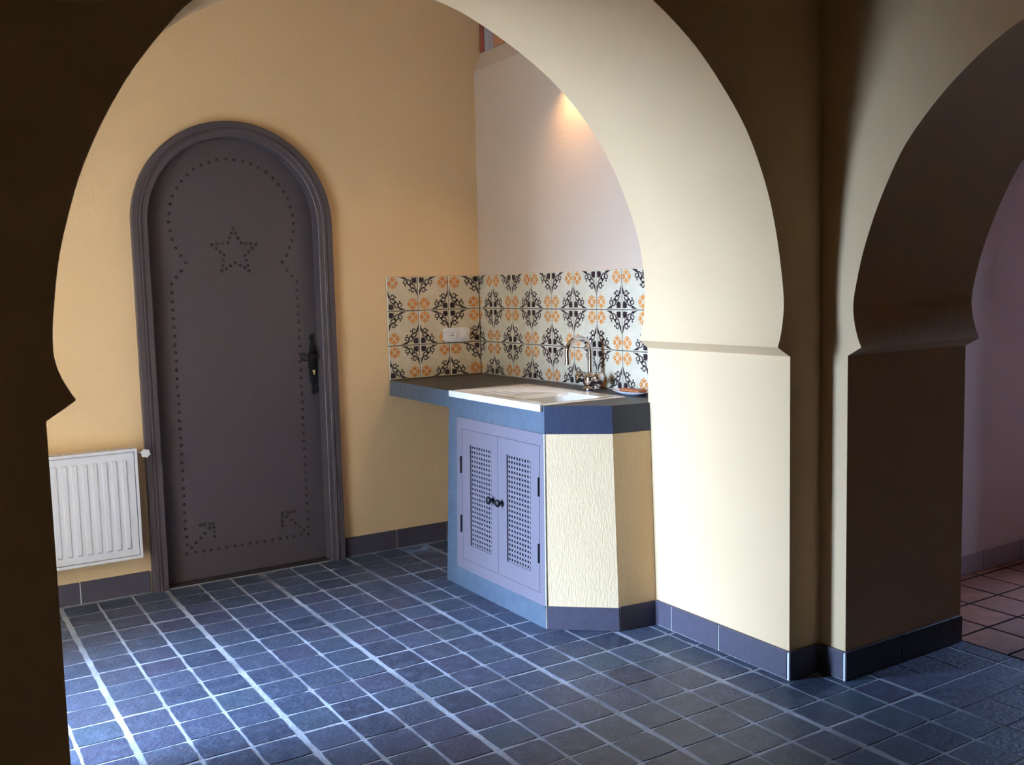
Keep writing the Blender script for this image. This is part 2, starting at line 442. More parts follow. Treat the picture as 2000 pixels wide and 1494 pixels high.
cells.sort(key=lambda c: -c[0])
N_VIS = sum(c[0] > 0 for c in cells)
print('visible slate tiles', N_VIS)
rest = MB()
for k, (area, X0, X1, Y0, Y1) in enumerate(cells):
    if area > 0 and k < 300:
        o = inst('floor_tile', random.choice(VAR), ((X0 + X1) / 2, (Y0 + Y1) / 2, random.uniform(-.004, .004)), floor,
                 (random.uniform(-.004, .004), random.uniform(-.004, .004), random.choice((0, PI)) + random.uniform(-.006, .006)), (X1 - X0, Y1 - Y0, 1))
    else:
        rest.box(X0, X1, Y0, Y1, -.02, 0)
tag(rest.build('floor_tile_rest', M_FTILE, floor), kind='stuff')

# terracotta floor of the room beyond
floor2 = struct(MB().box(XB1 + 0.02, XR + 1.4, YE - 1.4, YP + .2, -1.0, -0.007).build('floor_beyond', M_TGROUT), 'terracotta tiled floor of the room beyond the second arch', 'floor')
def plain_tile(name, m_, h=.03, bev=.006):
    mb = MB(); a = .5; b = a - bev
    vv = [(-a, -a, -h), (a, -a, -h), (a, a, -h), (-a, a, -h), (-a, -a, -bev), (a, -a, -bev), (a, a, -bev), (-a, a, -bev), (-b, -b, 0), (b, -b, 0), (b, b, 0), (-b, b, 0)]
    F = [(0, 1, 5, 4), (1, 2, 6, 5), (2, 3, 7, 6), (3, 0, 4, 7), (4, 5, 9, 8), (5, 6, 10, 9), (6, 7, 11, 10), (7, 4, 8, 11), (8, 9, 10, 11)]
    return mesh_data(name, vv, F, m_)
TT = plain_tile('terracotta_tile', M_TERRA)
xs = [XB1 + .03] + [17.04 + 1.325 * k for k in range(8)]
ys = [YP] + [-13.68 - 1.385 * k for k in range(12)]
for a, b in zip(xs, xs[1:]):
    for c, d in zip(ys, ys[1:]):
        g = .035
        inst('terracotta_tile', TT, ((a + b) / 2, (c + d) / 2, random.uniform(-.004, .004)), floor2, (0, 0, random.uniform(-.005, .005)), (b - a - 2 * g, c - d - 2 * g, 1))

# ------------------------------------------------------------------ plinths
def plinth(name, axis, fixed, sgn, marks, label, m_tile=M_PLINTH, h=HB, t=.075, g=.016):
    """a row of plinth tiles on a wall face; axis 'x' runs along X at Y=fixed, 'y' along Y at X=fixed; sgn = side it stands out to"""
    lo, hi = min(marks), max(marks)
    a, b = sorted((fixed, fixed + sgn * (t - .02)))
    bed = MB()
    if axis == 'x': bed.box(lo, hi, a, b, 0, h - .02)
    else: bed.box(a, b, lo, hi, 0, h - .02)
    base = struct(bed.build(name, M_WGROUT), label, 'baseboard')
    a, b = sorted((fixed, fixed + sgn * t))
    ms = sorted(marks)
    for p, q in zip(ms, ms[1:]):
        z0 = .012
        mb = MB()
        if axis == 'x': mb.bbox(p + g, q - g, a, b, z0, h, .012)
        else: mb.bbox(a, b, p + g, q - g, z0, h, .012)
        mb.build('plinth_tile', m_tile, base)
    return base
plinth('baseboard_back_left', 'x', YB, -1, [-8.0, -6.5, -4.45, -2.42, -0.40], 'dark plum plinth tiles under the white radiator')
plinth('baseboard_back_right', 'x', YB, -1, [6.0, 7.95, 9.95, 11.6], 'dark plum plinth tiles between the door and the sink cabinet')
plinth('baseboard_arch_jamb', 'y', JR, -1, [YA0, -13.62, -11.86, -11.22], 'plum plinth tiles along the bright jamb of the big arch')
plinth('baseboard_arch_front', 'x', YA0, -1, [JR - .07, XB0 - .08], 'short dark plinth in the corner between the two arches')
plinth('baseboard_side', 'y', XB0, -1, [YA0 - .08, JB], 'short plum plinth on the edge of the second arch')
plinth('baseboard_side_jamb', 'x', JB, -1, [XB0 - .07, 13.20, 15.15, XB1], 'dark plinth tiles along the shaded jamb of the second arch')
plinth('baseboard_beyond', 'x', YP, -1, [15.62, 17.5, 19.5, 21.55, 23.55, 25.5, XR - .05], 'rosy plinth tiles at the foot of the mauve wall', M_MPLINTH, .62)

# ------------------------------------------------------------------ the studded door
door = struct(empty('door_1', (DC, YB, 0)), 'taupe arched wooden door studded with a star and border', 'door')
prof = [(3.16, YB), (3.16, -.06), (3.13, -.10), (2.98, -.10), (2.965, -.075), (2.94, -.075), (2.925, -.11), (2.90, -.11), (2.885, -.075), (2.86, -.075), (2.84, -.055),
        (2.70, -.045), (2.675, -.02), (2.665, .05), (2.665, .49), (2.90, .49), (2.90, YB)]
def sweep_arch(prof, n=40):
    path = [None] + [PI * k / n for k in range(n + 1)] + [None]
    vv = []; P = len(prof)
    for i, a in enumerate(path):
        for r, y in prof:
            if a is None: vv.append((DC + (r if i == 0 else -r), y, 0))
            else: vv.append((DC + r * math.cos(a), y, DS + r * math.sin(a)))
    F = []
    for i in range(len(path) - 1):
        for k in range(P): F.append((i * P + k, i * P + (k + 1) % P, (i + 1) * P + (k + 1) % P, (i + 1) * P + k))
    F += [tuple(range(P)), tuple((len(path) - 1) * P + k for k in reversed(range(P)))]
    return vv, F
vv, F = sweep_arch(prof)
obj('door_frame', vv, F, M_PAINT, door, smooth=30)
YL = .50                       # face of the leaf
mb = MB(); mb.prism(list(reversed(door_path(2.80))), XZ, YL, YL + .28)
mb.v = [(v[0], v[1], max(v[2], .03)) for v in mb.v]
leaf = mb.build('door_leaf', M_PAINT, door, smooth=30)
MB().box(DC - 2.66, DC + 2.66, .12, 1.0, -.012, .02).build('threshold', M_TOP, door)
# one stud, shared
mb = MB(); mb.lathe([(.053, 0), (.048, -.013), (.032, -.031), (.011, -.037)], (0, 0, 0), (0, 1, 0), 8)
STUD = mesh_data('stud', mb.v, mb.f, M_STUD, smooth=60)
studs = []
for k in range(34):
    a = math.radians(-39 + 258 * k / 33); studs.append((2.845 + 1.99 * math.cos(a), 11.36 + 1.99 * math.sin(a)))
for p in ((1.153, 9.87), (.986, 9.667)): studs += [p, (2 * 2.85 - p[0], p[1] - .03)]
for k in range(33):
    z = 9.45 - (9.45 - .912) * k / 32; studs += [(.832, z), (4.862, z)]
for k in range(1, 16): studs.append((.832 + 4.03 * k / 16, .912))
star = []
for k in range(10):
    a = PI / 2 + PI * k / 5; r = .745 if k % 2 == 0 else .355
    star.append((2.845 + r * math.cos(a), 10.44 + r * math.sin(a)))
for a, b in zip(star, star[1:] + star[:1]):
    for k in range(3): studs.append((a[0] + (b[0] - a[0]) * k / 3, a[1] + (b[1] - a[1]) * k / 3))
for s, ox in ((1, 0), (-1, 5.69)):
    for k in range(6): studs.append((ox + s * (.98 + .725 * k / 5), 1.08 + .68 * k / 5))
    for k in range(1, 4): studs.append((ox + s * (1.705 - .14 * k), 1.775)); studs.append((ox + s * 1.712, 1.76 - .138 * k))
for x, z in studs:
    inst('stud', STUD, (x + random.uniform(-.01, .01), YL, z + random.uniform(-.01, .01)), leaf)
# iron handle set
hx = 5.287
handle = MB()
hw = [(7.70, .03), (7.66, .065), (7.60, .075), (7.55, .06), (7.48, .045), (7.40, .05), (7.32, .085), (7.25, .115), (7.17, .10), (7.12, .075), (7.09, .14), (7.05, .15),
      (6.30, .135), (6.27, .085), (6.22, .11), (6.14, .12), (6.06, .09), (5.98, .055), (5.90, .05), (5.80, .07), (5.72, .075), (5.67, .04)]
poly = [(hx - w, z) for z, w in hw] + [(hx + w, z) for z, w in reversed(hw)]
handle.prism(poly, XZ, YL - .05, YL)
handle.lathe([(.035, 0), (.06, -.01), (.06, -.05), (.03, -.07)], (hx - .075, YL - .01, 7.56), (0, 1, 0), 10)
handle.lathe([(.035, 0), (.06, -.01), (.06, -.05), (.03, -.07)], (hx + .085, YL - .01, 5.82), (0, 1, 0), 10)
hp = tag(handle.build('door_handle', M_IRON, door, smooth=40), 'black wrought iron handle plate')
lv = MB()
lv.lathe([(.10, 0), (.10, -.06), (.06, -.09), (.055, -.30), (.07, -.33), (.05, -.37)], (hx, YL - .04, 6.99), (0, 1, 0), 14)
curl = [(hx, YL - .33, 6.98), (hx - .12, YL - .33, 6.94), (hx - .25, YL - .33, 6.88), (hx - .38, YL - .33, 6.865), (hx - .47, YL - .33, 6.92), (hx - .50, YL - .33, 7.0),
        (hx - .47, YL - .33, 7.07), (hx - .41, YL - .33, 7.085), (hx - .37, YL - .33, 7.04), (hx - .39, YL - .33, 6.99)]
lv.tube(catmull(curl, 4), [.05 - .0005 * k for k in range(37)], 8)
lv.build('lever', M_IRON, hp, smooth=50)
kc = MB(); kc.lathe([(.055, 0), (.055, -.06), (.045, -.07)], (hx, YL - .05, 6.46), (0, 1, 0), 14); kc.box(hx - .03, hx + .03, YL - .11, YL - .05, 6.34, 6.45)
tag(kc.build('lock_cylinder', M_BRASS, hp, smooth=40), 'brass lock cylinder')

# ------------------------------------------------------------------ splashback tiles
def stroke(pts, w):
    pts = [Vector((p[0], p[1])) for p in pts]; n = len(pts); L_ = []; R_ = []
    for i, p in enumerate(pts):
        t = (pts[min(i + 1, n - 1)] - pts[max(i - 1, 0)]).normalized(); q = Vector((-t.y, t.x)); ww = w[i] if isinstance(w, list) else w
        L_.append(p + q * ww / 2); R_.append(p - q * ww / 2)
    return L_, R_
def motif_mesh(name, flip):
    """unit tile: cream glaze, black scroll motifs in two opposite corners, orange flowers in the other two"""
    mb = MB(); a = .5; b = .49; h = .05
    vv = [(-a, -a, 0), (a, -a, 0), (a, a, 0), (-a, a, 0), (-a, -a, h - .012), (a, -a, h - .012), (a, a, h - .012), (-a, a, h - .012), (-b, -b, h), (b, -b, h), (b, b, h), (-b, b, h)]
    mb.add(vv, [(0, 1, 5, 4), (1, 2, 6, 5), (2, 3, 7, 6), (3, 0, 4, 7), (4, 5, 9, 8), (5, 6, 10, 9), (6, 7, 11, 10), (7, 4, 8, 11), (8, 9, 10, 11)], 0)
    zz = h + .0025
    def corner(cx, cy):
        sx = 1 if cx < 0 else -1; sy = 1 if cy < 0 else -1
        return lambda p: (cx + sx * p[0], cy + sy * p[1], zz)
    def put(poly, tr, mi, mir=False):
        pp = [tr((p[1], p[0]) if mir else (p[0], p[1])) for p in poly]
        mb.add(pp, [tuple(range(len(pp)))], mi)
    def puts(pts, w, tr, mi, mir=False):
        l, r = stroke(pts, w)
        for i in range(len(l) - 1): put([l[i], l[i + 1], r[i + 1], r[i]], tr, mi, mir)
    def spiral(cx, cy, r0, r1, a0, a1, n=9):
        return [(cx + (r0 + (r1 - r0) * k / n) * math.cos(a0 + (a1 - a0) * k / n), cy + (r0 + (r1 - r0) * k / n) * math.sin(a0 + (a1 - a0) * k / n)) for k in range(n + 1)]
    def black(tr):
        for mir in (False, True):
            # bold pointed leaf lying along the edge, running into the main scroll
            put([(.60, .012), (.50, .016), (.41, .022), (.355, .055), (.43, .085), (.50, .055)], tr, 1, mir)
            main = [(.46, .06), (.40, .075), (.355, .11)] + spiral(.415, .165, .078, .034, math.radians(215), math.radians(-120), 10)
            puts(main, [.036, .040, .042] + [.040 - .001 * k for k in range(11)], tr, 1, mir)
            # second, smaller scroll towards the diagonal
            sec = [(.37, .09), (.31, .085), (.26, .115)] + spiral(.290, .190, .078, .030, math.radians(240), math.radians(-60), 9)
            puts(sec, [.024, .032, .036] + [.036 - .0008 * k for k in range(10)], tr, 1, mir)
            # dots
            put([(.40 + .028 * math.cos(k * PI / 4), .275 + .028 * math.sin(k * PI / 4)) for k in range(8)], tr, 1, mir)
            put([(.335 + .02 * math.cos(k * PI / 4), .135 + .02 * math.sin(k * PI / 4)) for k in range(8)], tr, 1, mir)
            puts([(.255, .225), (.275, .265), (.245, .28)], [.05, .045, .03], tr, 1, mir)
        # crown-like leaf on the diagonal near the corner
        put([(.035, .035), (.12, .030), (.215, .050), (.175, .085), (.235, .115), (.175, .135)], tr, 1)
        put([(.035, .035), (.175, .135), (.225, .225), (.135, .175)], tr, 1)
        put([(.035, .035), (.135, .175), (.115, .235), (.085, .175), (.050, .215), (.030, .12)], tr, 1)
    def orange(tr):
        c = (.185, .190)
        for k in range(4):
            a0 = k * PI / 2
            def P(r, t): return (c[0] + r * math.cos(a0 + t), c[1] + r * math.sin(a0 + t))
            put([P(.030, 0), P(.080, -.60), P(.135, -.64), P(.160, -.33), P(.143, -.06), P(.085, 0)], tr, 2)
            put([P(.030, 0), P(.085, 0), P(.143, .06), P(.160, .33), P(.135, .64), P(.080, .60)], tr, 2)
            put([P(.150, -.12), P(.172, -.22), P(.182, 0), P(.172, .22), P(.150, .12)], tr, 2)
            put([P(.155, .785 - .13), P(.185, .785), P(.155, .785 + .13), P(.130, .785)], tr, 2)
    TL, TR, BL, BR = (-a, a), (a, a), (-a, -a), (a, -a)
    for c in ((TR, BL) if not flip else (TL, BR)): black(corner(*c))
    for c in ((TL, BR) if not flip else (TR, BL)): orange(corner(*c))
    return mesh_data(name, mb.v, mb.f, [M_GLAZE, M_BLACK, M_ORANGE], mb.m)
MOT = [motif_mesh('splash_tile', False), motif_mesh('splash_tile', True)]
def cut_tile(me, lo, hi):
    """the same tile sawn to the local x range lo..hi"""
    n = me.copy(); bm = bmesh.new(); bm.from_mesh(n)
    for co, no in ((lo, -1), (hi, 1)):
        bmesh.ops.bisect_plane(bm, geom=bm.verts[:] + bm.edges[:] + bm.faces[:], plane_co=(co * T, 0, 0), plane_no=(no, 0, 0), clear_outer=True)
    bm.to_mesh(n); bm.free(); return n
zr = [9.57, 8.365, 7.163, 5.985]
xv = [7.90, 9.11, 10.315, 11.590]
GP = .013
for r in range(3):
    z0, z1 = zr[r + 1] + GP, zr[r] - GP
    for i in range(3):
        par = (i + r) % 2
        inst('splash_tile', MOT[par], ((xv[i] + xv[i + 1]) / 2, YB - .012, (z0 + z1) / 2), wall_back, (PI / 2, 0, 0), (xv[i + 1] - xv[i] - 2 * GP, z1 - z0, 1))
yv = [0.07 - .22, -0.90, -2.165, -3.385, -4.60, -5.81, -7.02, -8.25, -9.45, -10.66]
for r in range(3):
    z0, z1 = zr[r + 1] + GP, zr[r] - GP
    for i in range(9):
        par = (i + 3 + r) % 2
        if i == 0:
            full0 = .31; w = full0 + .90 - 2 * GP; mid = (full0 - .90) / 2
            me = cut_tile(MOT[par], -.5 + (full0 - .055) / w, .5)
            inst('splash_tile', me, (XC - .012, mid, (z0 + z1) / 2), wall_right, (PI / 2, 0, -PI / 2), (w, z1 - z0, 1))
        else:
            a, b = yv[i], yv[i + 1]
            inst('splash_tile', MOT[par], (XC - .012, (a + b) / 2, (z0 + z1) / 2), wall_right, (PI / 2, 0, -PI / 2), (a - b - 2 * GP, z1 - z0, 1))
# grey joint beds behind the tiles
MB().box(7.915, XC, YB - .045, YB + .01, 5.985, 9.552).build('tile_bed', M_JOINT, wall_back)
MB().box(XC - .045, XC + .01, YA1 + .02, YB - .05, 5.985, 9.552).build('tile_bed', M_JOINT, wall_right)

# ------------------------------------------------------------------ socket and switch on the splashback
YT = YB - .062                 # face of the back wall tiles
out = empty('wall_socket', (10.585, YT, 7.19))
tag(out, 'white double wall plate with socket and switch on the patterned tiles', 'socket')
mb = MB()
def rrect(x0, x1, z0, z1, r, n=5):
    P = []
    for cx, cz, a in ((x1 - r, z0 + r, -PI / 2), (x1 - r, z1 - r, 0), (x0 + r, z1 - r, PI / 2), (x0 + r, z0 + r, PI)):
        P += [(cx + r * math.cos(a + PI / 2 * k / n), cz + r * math.sin(a + PI / 2 * k / n)) for k in range(n + 1)]
    return P
mb.prism(rrect(10.045, 11.125, 7.185, 7.70, .13), XZ, YT - .05, YT)
mb.prism(rrect(10.075, 11.095, 7.215, 7.67, .11), XZ, YT - .075, YT - .05)
mb.build('plate', M_PLASTIC, out)
mb = MB(); mb.lathe([(.165, 0), (.165, -.02), (.135, -.02), (.125, -.004), (.10, -.004)], (10.38, YT - .075, 7.445), (0, 1, 0), 20)
sk = mb.build('socket_well', M_PLASTIC, out, smooth=30)
for dx, dz in ((-.045, -.02), (.045, -.02), (0, .055)):
    MB().lathe([(.017, 0), (.017, -.012)], (10.38 + dx, YT - .075, 7.445 + dz), (0, 1, 0), 8).build('socket_hole', M_DARK, sk)
mb = MB(); mb.box(10.73, 11.02, YT - .095, YT - .07, 7.29, 7.60); mb.build('switch_frame', M_PLASTIC, out)
mb = MB(); v8 = [(10.79, YT - .085, 7.33), (10.96, YT - .085, 7.33), (10.96, YT - .085, 7.56), (10.79, YT - .085, 7.56), (10.79, YT - .145, 7.33), (10.96, YT - .145, 7.33), (10.96, YT - .100, 7.56), (10.79, YT - .100, 7.56)]
mb.add(v8, [(0, 1, 2, 3), (4, 5, 6, 7), (0, 1, 5, 4), (1, 2, 6, 5), (2, 3, 7, 6), (3, 0, 4, 7)]); mb.build('switch_rocker', M_PLASTIC, out)

# ------------------------------------------------------------------ sink cabinet
cab = empty('sink_cabinet', (9.2, -7.6, 0))
tag(cab, 'built-in sink cabinet with lavender lattice doors and cream stucco corner', 'cabinet')
ZB = 5.235
low = [(7.64, -4.26), (7.64, -9.83), (9.11, -11.10), (10.285, -11.215), (10.285, -10.93), (11.60, -10.93), (11.60, -4.26)]
hi = [(7.76, -4.46), (7.76, -9.74), (9.14, -10.89), (10.285, -11.04), (10.285, -10.93), (11.60, -10.93), (11.60, -4.46)]
n = len(low)
vv = [(x, y, 0) for x, y in low] + [(x, y, ZB) for x, y in hi]
F = [(i, (i + 1) % n, n + (i + 1) % n, n + i) for i in range(1, n)]      # front left open
F += [tuple(range(n, 2 * n))]
obj('body', vv, F, M_STUCCO, cab)
# the front leans back a little: x at height z
def fx(z): return 7.64 + .12 * z / ZB
def yl(z): return -4.26 - .20 * z / ZB
def front(name, poly, m_, depth=.09, proud=0.0, parent=cab, holes=()):
    mb = MB(); mb.prism(poly, lambda u, v, w: V(fx(v) - proud + w, u, v), 0, depth, holes=holes)
    return mb.build(name, m_, parent)
front('front_surround', [(yl(0), 0), (yl(ZB), ZB), (-5.0, ZB), (-4.93, .60), (-9.80, .585), (-9.83, 0)], M_CEMENT, .10)
front('face_frame', [(-4.935, .60), (-5.0, ZB - .005), (-9.745, ZB - .005), (-9.80, .60)], M_CABPAINT, .10, .012,
      holes=[[(-5.31, .915), (-9.545, .915), (-9.545, 4.905), (-5.31, 4.905)]])
MB().box(7.93, 7.96, -9.75, -4.5, .02, 5.2).build('shade_sheet', M_CABSHADE, cab)  # near-black sheet painting the cabinet's inner shade behind the lattice holes
# doors
def lattice_door(name, ya, yb, pa, pb, knob_y, hinge_y):
    d = front(name, [(ya, .925), (ya, 4.895), (yb, 4.895), (yb, .925)], M_CABPAINT, .10, .014, cab, holes=[[(pa, 1.405), (pb, 1.405), (pb, 4.455), (pa, 4.455)]])
    lat = MB(); nc, nr = 9, 22
    z0, z1 = 1.405, 4.455
    cw = (pb - pa) / nc; ch = (z1 - z0) / nr
    for k in range(nc + 1):
        y = pa + cw * k; w = abs(cw) * .25
        a, b = max(min(pa, pb), y - w), min(max(pa, pb), y + w)
        lat.prism([(a, z0), (b, z0), (b, z1), (a, z1)], lambda u, v, w_: V(fx(v) + .035 + w_, u, v), 0, .025)
    for k in range(nr + 1):
        z = z0 + ch * k; w = ch * .25
        a, b = max(z0, z - w), min(z1, z + w)
        lat.prism([(pa, a), (pb, a), (pb, b), (pa, b)], lambda u, v, w_: V(fx(v) + .030 + w_, u, v), 0, .025)
    lat.build('lattice', M_CABPAINT, d)
    zk = 3.04
    kb = MB(); kb.lathe([(.05, 0), (.045, .03), (.04, .08), (.085, .11), (.115, .15), (.115, .18), (.08, .215), (.03, .225)], (fx(zk) - .01, knob_y, zk), (-1, 0, 0), 12)
    tag(kb.build('knob', M_IRON, d, smooth=45), 'dark iron knob')
    for a, b in ((3.545, 4.055), (1.735, 2.257)):
        zc = (a + b) / 2
        hg = MB(); hg.prism([(hinge_y - .022, a), (hinge_y - .022, b), (hinge_y + .022, b), (hinge_y + .022, a)], lambda u, v, w_: V(fx(v) - .045 + w_, u, v), 0, .045)
        hg.tube([(fx(a) - .05, hinge_y, a), (fx(b) - .05, hinge_y, b)], .022, 8)
        hg.build('hinge', M_IRON, d)
    return d
lattice_door('lattice_door', -5.325, -7.385, -5.79, -7.03, -7.13, -5.265)
lattice_door('lattice_door', -7.40, -9.53, -7.87, -9.105, -7.62, -9.52)
MB().tube([(7.655, -9.835, .64), (7.765, -9.745, ZB)], .022, 6).build('lit_edge_strip', M_WGROUT, cab, smooth=60)  # white strip painting the lit edge of the cabinet corner
# plinth pieces of the corner
def slab_between(p, q, t, z0, z1, name, m_, parent):
    p, q = Vector(p), Vector(q); d = (q - p).normalized(); nrm = Vector((d.y, -d.x))
    if nrm.y > 0 or (abs(nrm.y) < 1e-6 and nrm.x > 0): nrm = -nrm
    P = [p, q, q + nrm * t, p + nrm * t]
    mb = MB(); mb.prism([(u.x, u.y) for u in P], XY, z0, z1); return mb.build(name, m_, parent)
slab_between((7.655, -9.845), (9.11, -11.10), .035, .012, .63, 'plinth_tile', M_PLINTH, cab)
slab_between((9.12, -11.103), (10.22, -11.21), .035, .012, .66, 'plinth_tile', M_PLINTH, cab)

# ------------------------------------------------------------------ worktop
top = empty('worktop', (9.5, -5.5, ZB))
tag(top, 'dark slate-blue concrete worktop running from the corner to the arch', 'worktop')
ZT = 5.975
XW = 11.575
t_hi = [(7.785, -4.50), (7.785, -9.735), (9.146, -10.86), (10.285, -11.01), (10.285, -10.935), (XW, -10.935), (XW, -4.50)]
t_lo = [(7.765, -4.47), (7.765, -9.75), (9.142, -10.895), (10.285, -11.045), (10.285, -10.935), (XW, -10.935), (XW, -4.47)]
SX0, SX1, SY0, SY1 = 7.70, 10.58, -9.68, -4.62      # sink outline
BX0, BX1, BY0, BY1 = 8.10, 10.02, -9.45, -7.42      # bowl
mb = MB()
hole = [(BX0 - .06, SY0 + .12), (SX1 - .12, SY0 + .12), (SX1 - .12, SY1 - .12), (BX0 - .06, SY1 - .12)]
n = len(t_hi); nn = n + 4
tri = tessellate_polygon([[Vector((x, y, 0)) for x, y in t_hi], [Vector((x, y, 0)) for x, y in hole]])
vv = [(x, y, ZT) for x, y in t_hi + hole] + [(x, y, ZB + .002) for x, y in t_lo + hole]
F = [tuple(t) for t in tri] + [tuple(nn + k for k in reversed(t)) for t in tri]
F += [(i, (i + 1) % n, nn + (i + 1) % n, nn + i) for i in range(n)]
F += [(n + i, n + (i + 1) % 4, nn + n + (i + 1) % 4, nn + n + i) for i in range(4)]
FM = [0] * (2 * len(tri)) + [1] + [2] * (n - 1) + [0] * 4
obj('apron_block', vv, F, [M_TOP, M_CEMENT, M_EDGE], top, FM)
mb = MB(); mb.add([(7.87, .055, 5.46), (7.785, -4.47, 5.46), (XW, -4.47, 5.46), (XW, .055, 5.46), (7.90, .055, ZT), (7.79, -4.50, ZT), (XW, -4.50, ZT), (XW, .055, ZT)],
                  [(3, 2, 1, 0)]); mb.add([mb.v[k] for k in range(8)], [(4, 5, 6, 7), (1, 2, 6, 5), (2, 3, 7, 6), (3, 0, 4, 7)], 0)
mb.add([mb.v[k] for k in (0, 1, 5, 4)], [(0, 1, 2, 3)], 1)
mb.build('corner_slab', [M_TOP, M_CEMENT], top)

# ------------------------------------------------------------------ sink
sink = empty('sink', (9.1, -7.1, ZT))
tag(sink, 'cream ceramic inset sink with drainboard and one bowl', 'sink')
def rr(x0, x1, y0, y1, r, n=6):
    P = []
    for cx, cy, a in ((x1 - r, y0 + r, -PI / 2), (x1 - r, y1 - r, 0), (x0 + r, y1 - r, PI / 2), (x0 + r, y0 + r, PI)):
        P += [(cx + r * math.cos(a + PI / 2 * k / n), cy + r * math.sin(a + PI / 2 * k / n)) for k in range(n + 1)]
    return P
zs = ZT + .035
outer = rr(SX0, SX1, SY0, SY1, .05); inner_o = rr(SX0 + .05, SX1 - .05, SY0 + .05, SY1 - .05, .04)
b1 = rr(BX0, BX1, BY0, BY1, .35); b2 = rr(BX0 + .10, BX1 - .10, BY0 + .10, BY1 - .10, .32); b3 = rr(BX0 + .16, BX1 - .16, BY0 + .16, BY1 - .16, .30); b4 = rr(BX0 + .30, BX1 - .30, BY0 + .30, BY1 - .30, .22)
K = len(outer); vv = []; F = []
def ring(P, z): s = len(vv); vv.extend((x, y, z) for x, y in P); return s
r0 = ring(outer, ZT - .0); r1 = ring(outer, zs - .02); r2 = ring(inner_o, zs); rb = [ring(b1, zs), ring(b2, zs - .10), ring(b3, zs - .95), ring(b4, zs - 1.05)]
def bridge(a, b): F.extend((a + i, a + (i + 1) % K, b + (i + 1) % K, b + i) for i in range(K))
bridge(r0, r1); bridge(r1, r2)
tri = tessellate_polygon([[Vector((x, y, 0)) for x, y in inner_o], [Vector((x, y, 0)) for x, y in b1]])
F += [tuple(r2 + k if k < K else rb[0] + k - K for k in t) for t in tri]
for a, b in zip(rb, rb[1:]): bridge(a, b)
F.append(tuple(rb[-1] + k for k in range(K)))
obj('basin', vv, F, M_SINK, sink, smooth=40)
# thick front lip hanging over the worktop edge
lip = MB(); lip.bbox(SX0 - .01, SX0 + .065, SY0, SY1, ZT - .155, zs + .004, .018)
lip.build('front_lip', M_SINK, sink)
# drainboard ribs
for k in range(7):
    x = 8.35 + .27 * k
    MB().tube([(x, -7.05, zs - .006), (x, -6.8, zs - .007), (x, -5.2, zs - .007), (x, -4.95, zs - .006)], [.008, .016, .016, .008], 8).build('drain_rib', M_SINK, sink, smooth=60)
MB().lathe([(.16, 0), (.16, .02), (.12, .03), (.05, .02)], ((BX0 + BX1) / 2, (BY0 + BY1) / 2, zs - 1.055), (0, 0, 1), 18).build('drain', M_CHROME, sink, smooth=40)

# ------------------------------------------------------------------ tap
tx, ty = 11.12, -7.30
tap = empty('mixer_tap', (tx, ty, ZT))
tag(tap, 'chrome gooseneck mixer tap standing behind the sink', 'tap')
MB().lathe([(.25, 0), (.26, .03), (.24, .07), (.19, .12), (.21, .24), (.22, .36), (.17, .46), (.105, .52), (.10, .56)], (tx, ty, ZT), (0, 0, 1), 20).build('tap_body', M_CHROME, tap, smooth=50)
pts = [(tx, ty, ZT + .45), (tx, ty, ZT + .85), (tx, ty, ZT + 1.15)]
R_ = .42
for k in range(1, 15):
    a = PI * k / 14 * 1.03; pts.append((tx - R_ + R_ * math.cos(a), ty, ZT + 1.15 + R_ * math.sin(a)))
pts.append((pts[-1][0] + .01, ty, pts[-1][2] - .22))
sp = MB().tube(pts, .088, 14).build('spout', M_CHROME, tap, smooth=50)
e = pts[-1]; MB().lathe([(.095, 0), (.10, -.02), (.098, -.10), (.08, -.11)], (e[0], e[1], e[2] + .02), (0, 0, 1), 14).build('aerator', M_CHROME, sp, smooth=40)
for s in (1, -1):
    MB().lathe([(.09, 0), (.08, .12), (.07, .16), (.15, .20), (.185, .30), (.165, .40), (.08, .45), (.03, .455)], (tx, ty + s * .15, ZT + .27), (-.15, s, .35), 18, lobes=6, lobe_amp=.10).build('tap_handle', M_CHROME, tap, smooth=50)

# ------------------------------------------------------------------ soap dish with sponge
dish = empty('soap_dish', (11.05, -9.15, ZT))
tag(dish, 'small white oval dish on the worktop at the splashback by the arch', 'dish')
P = [(.12, 0), (.16, .0), (.22, .05), (.30, .10), (.305, .115), (.28, .11), (.20, .06), (.05, .035)]
mb = MB(); mb.lathe(P, (0, 0, 0), (0, 0, 1), 28)
mb.v = [(11.12 + v[0] * 1.25, -9.22 + v[1] * 2.4, ZT + v[2]) for v in mb.v]
mb.build('bowl', M_DISH, dish, smooth=50)
mb = MB(); mb.bbox(11.0, 11.3, -9.7, -8.80, ZT + .075, ZT + .16, .035)
tag(mb.build('sponge', M_SPONGE), 'flat orange-brown sponge lying in the small white dish', 'sponge')

# ------------------------------------------------------------------ radiator
rad = empty('radiator', (-3.1, -.3, 1.28))
tag(rad, 'white steel panel radiator hanging left of the studded door', 'radiator')
x0, x1, z0, z1, yf = -5.6, -0.69, 1.28, 4.60, -.50
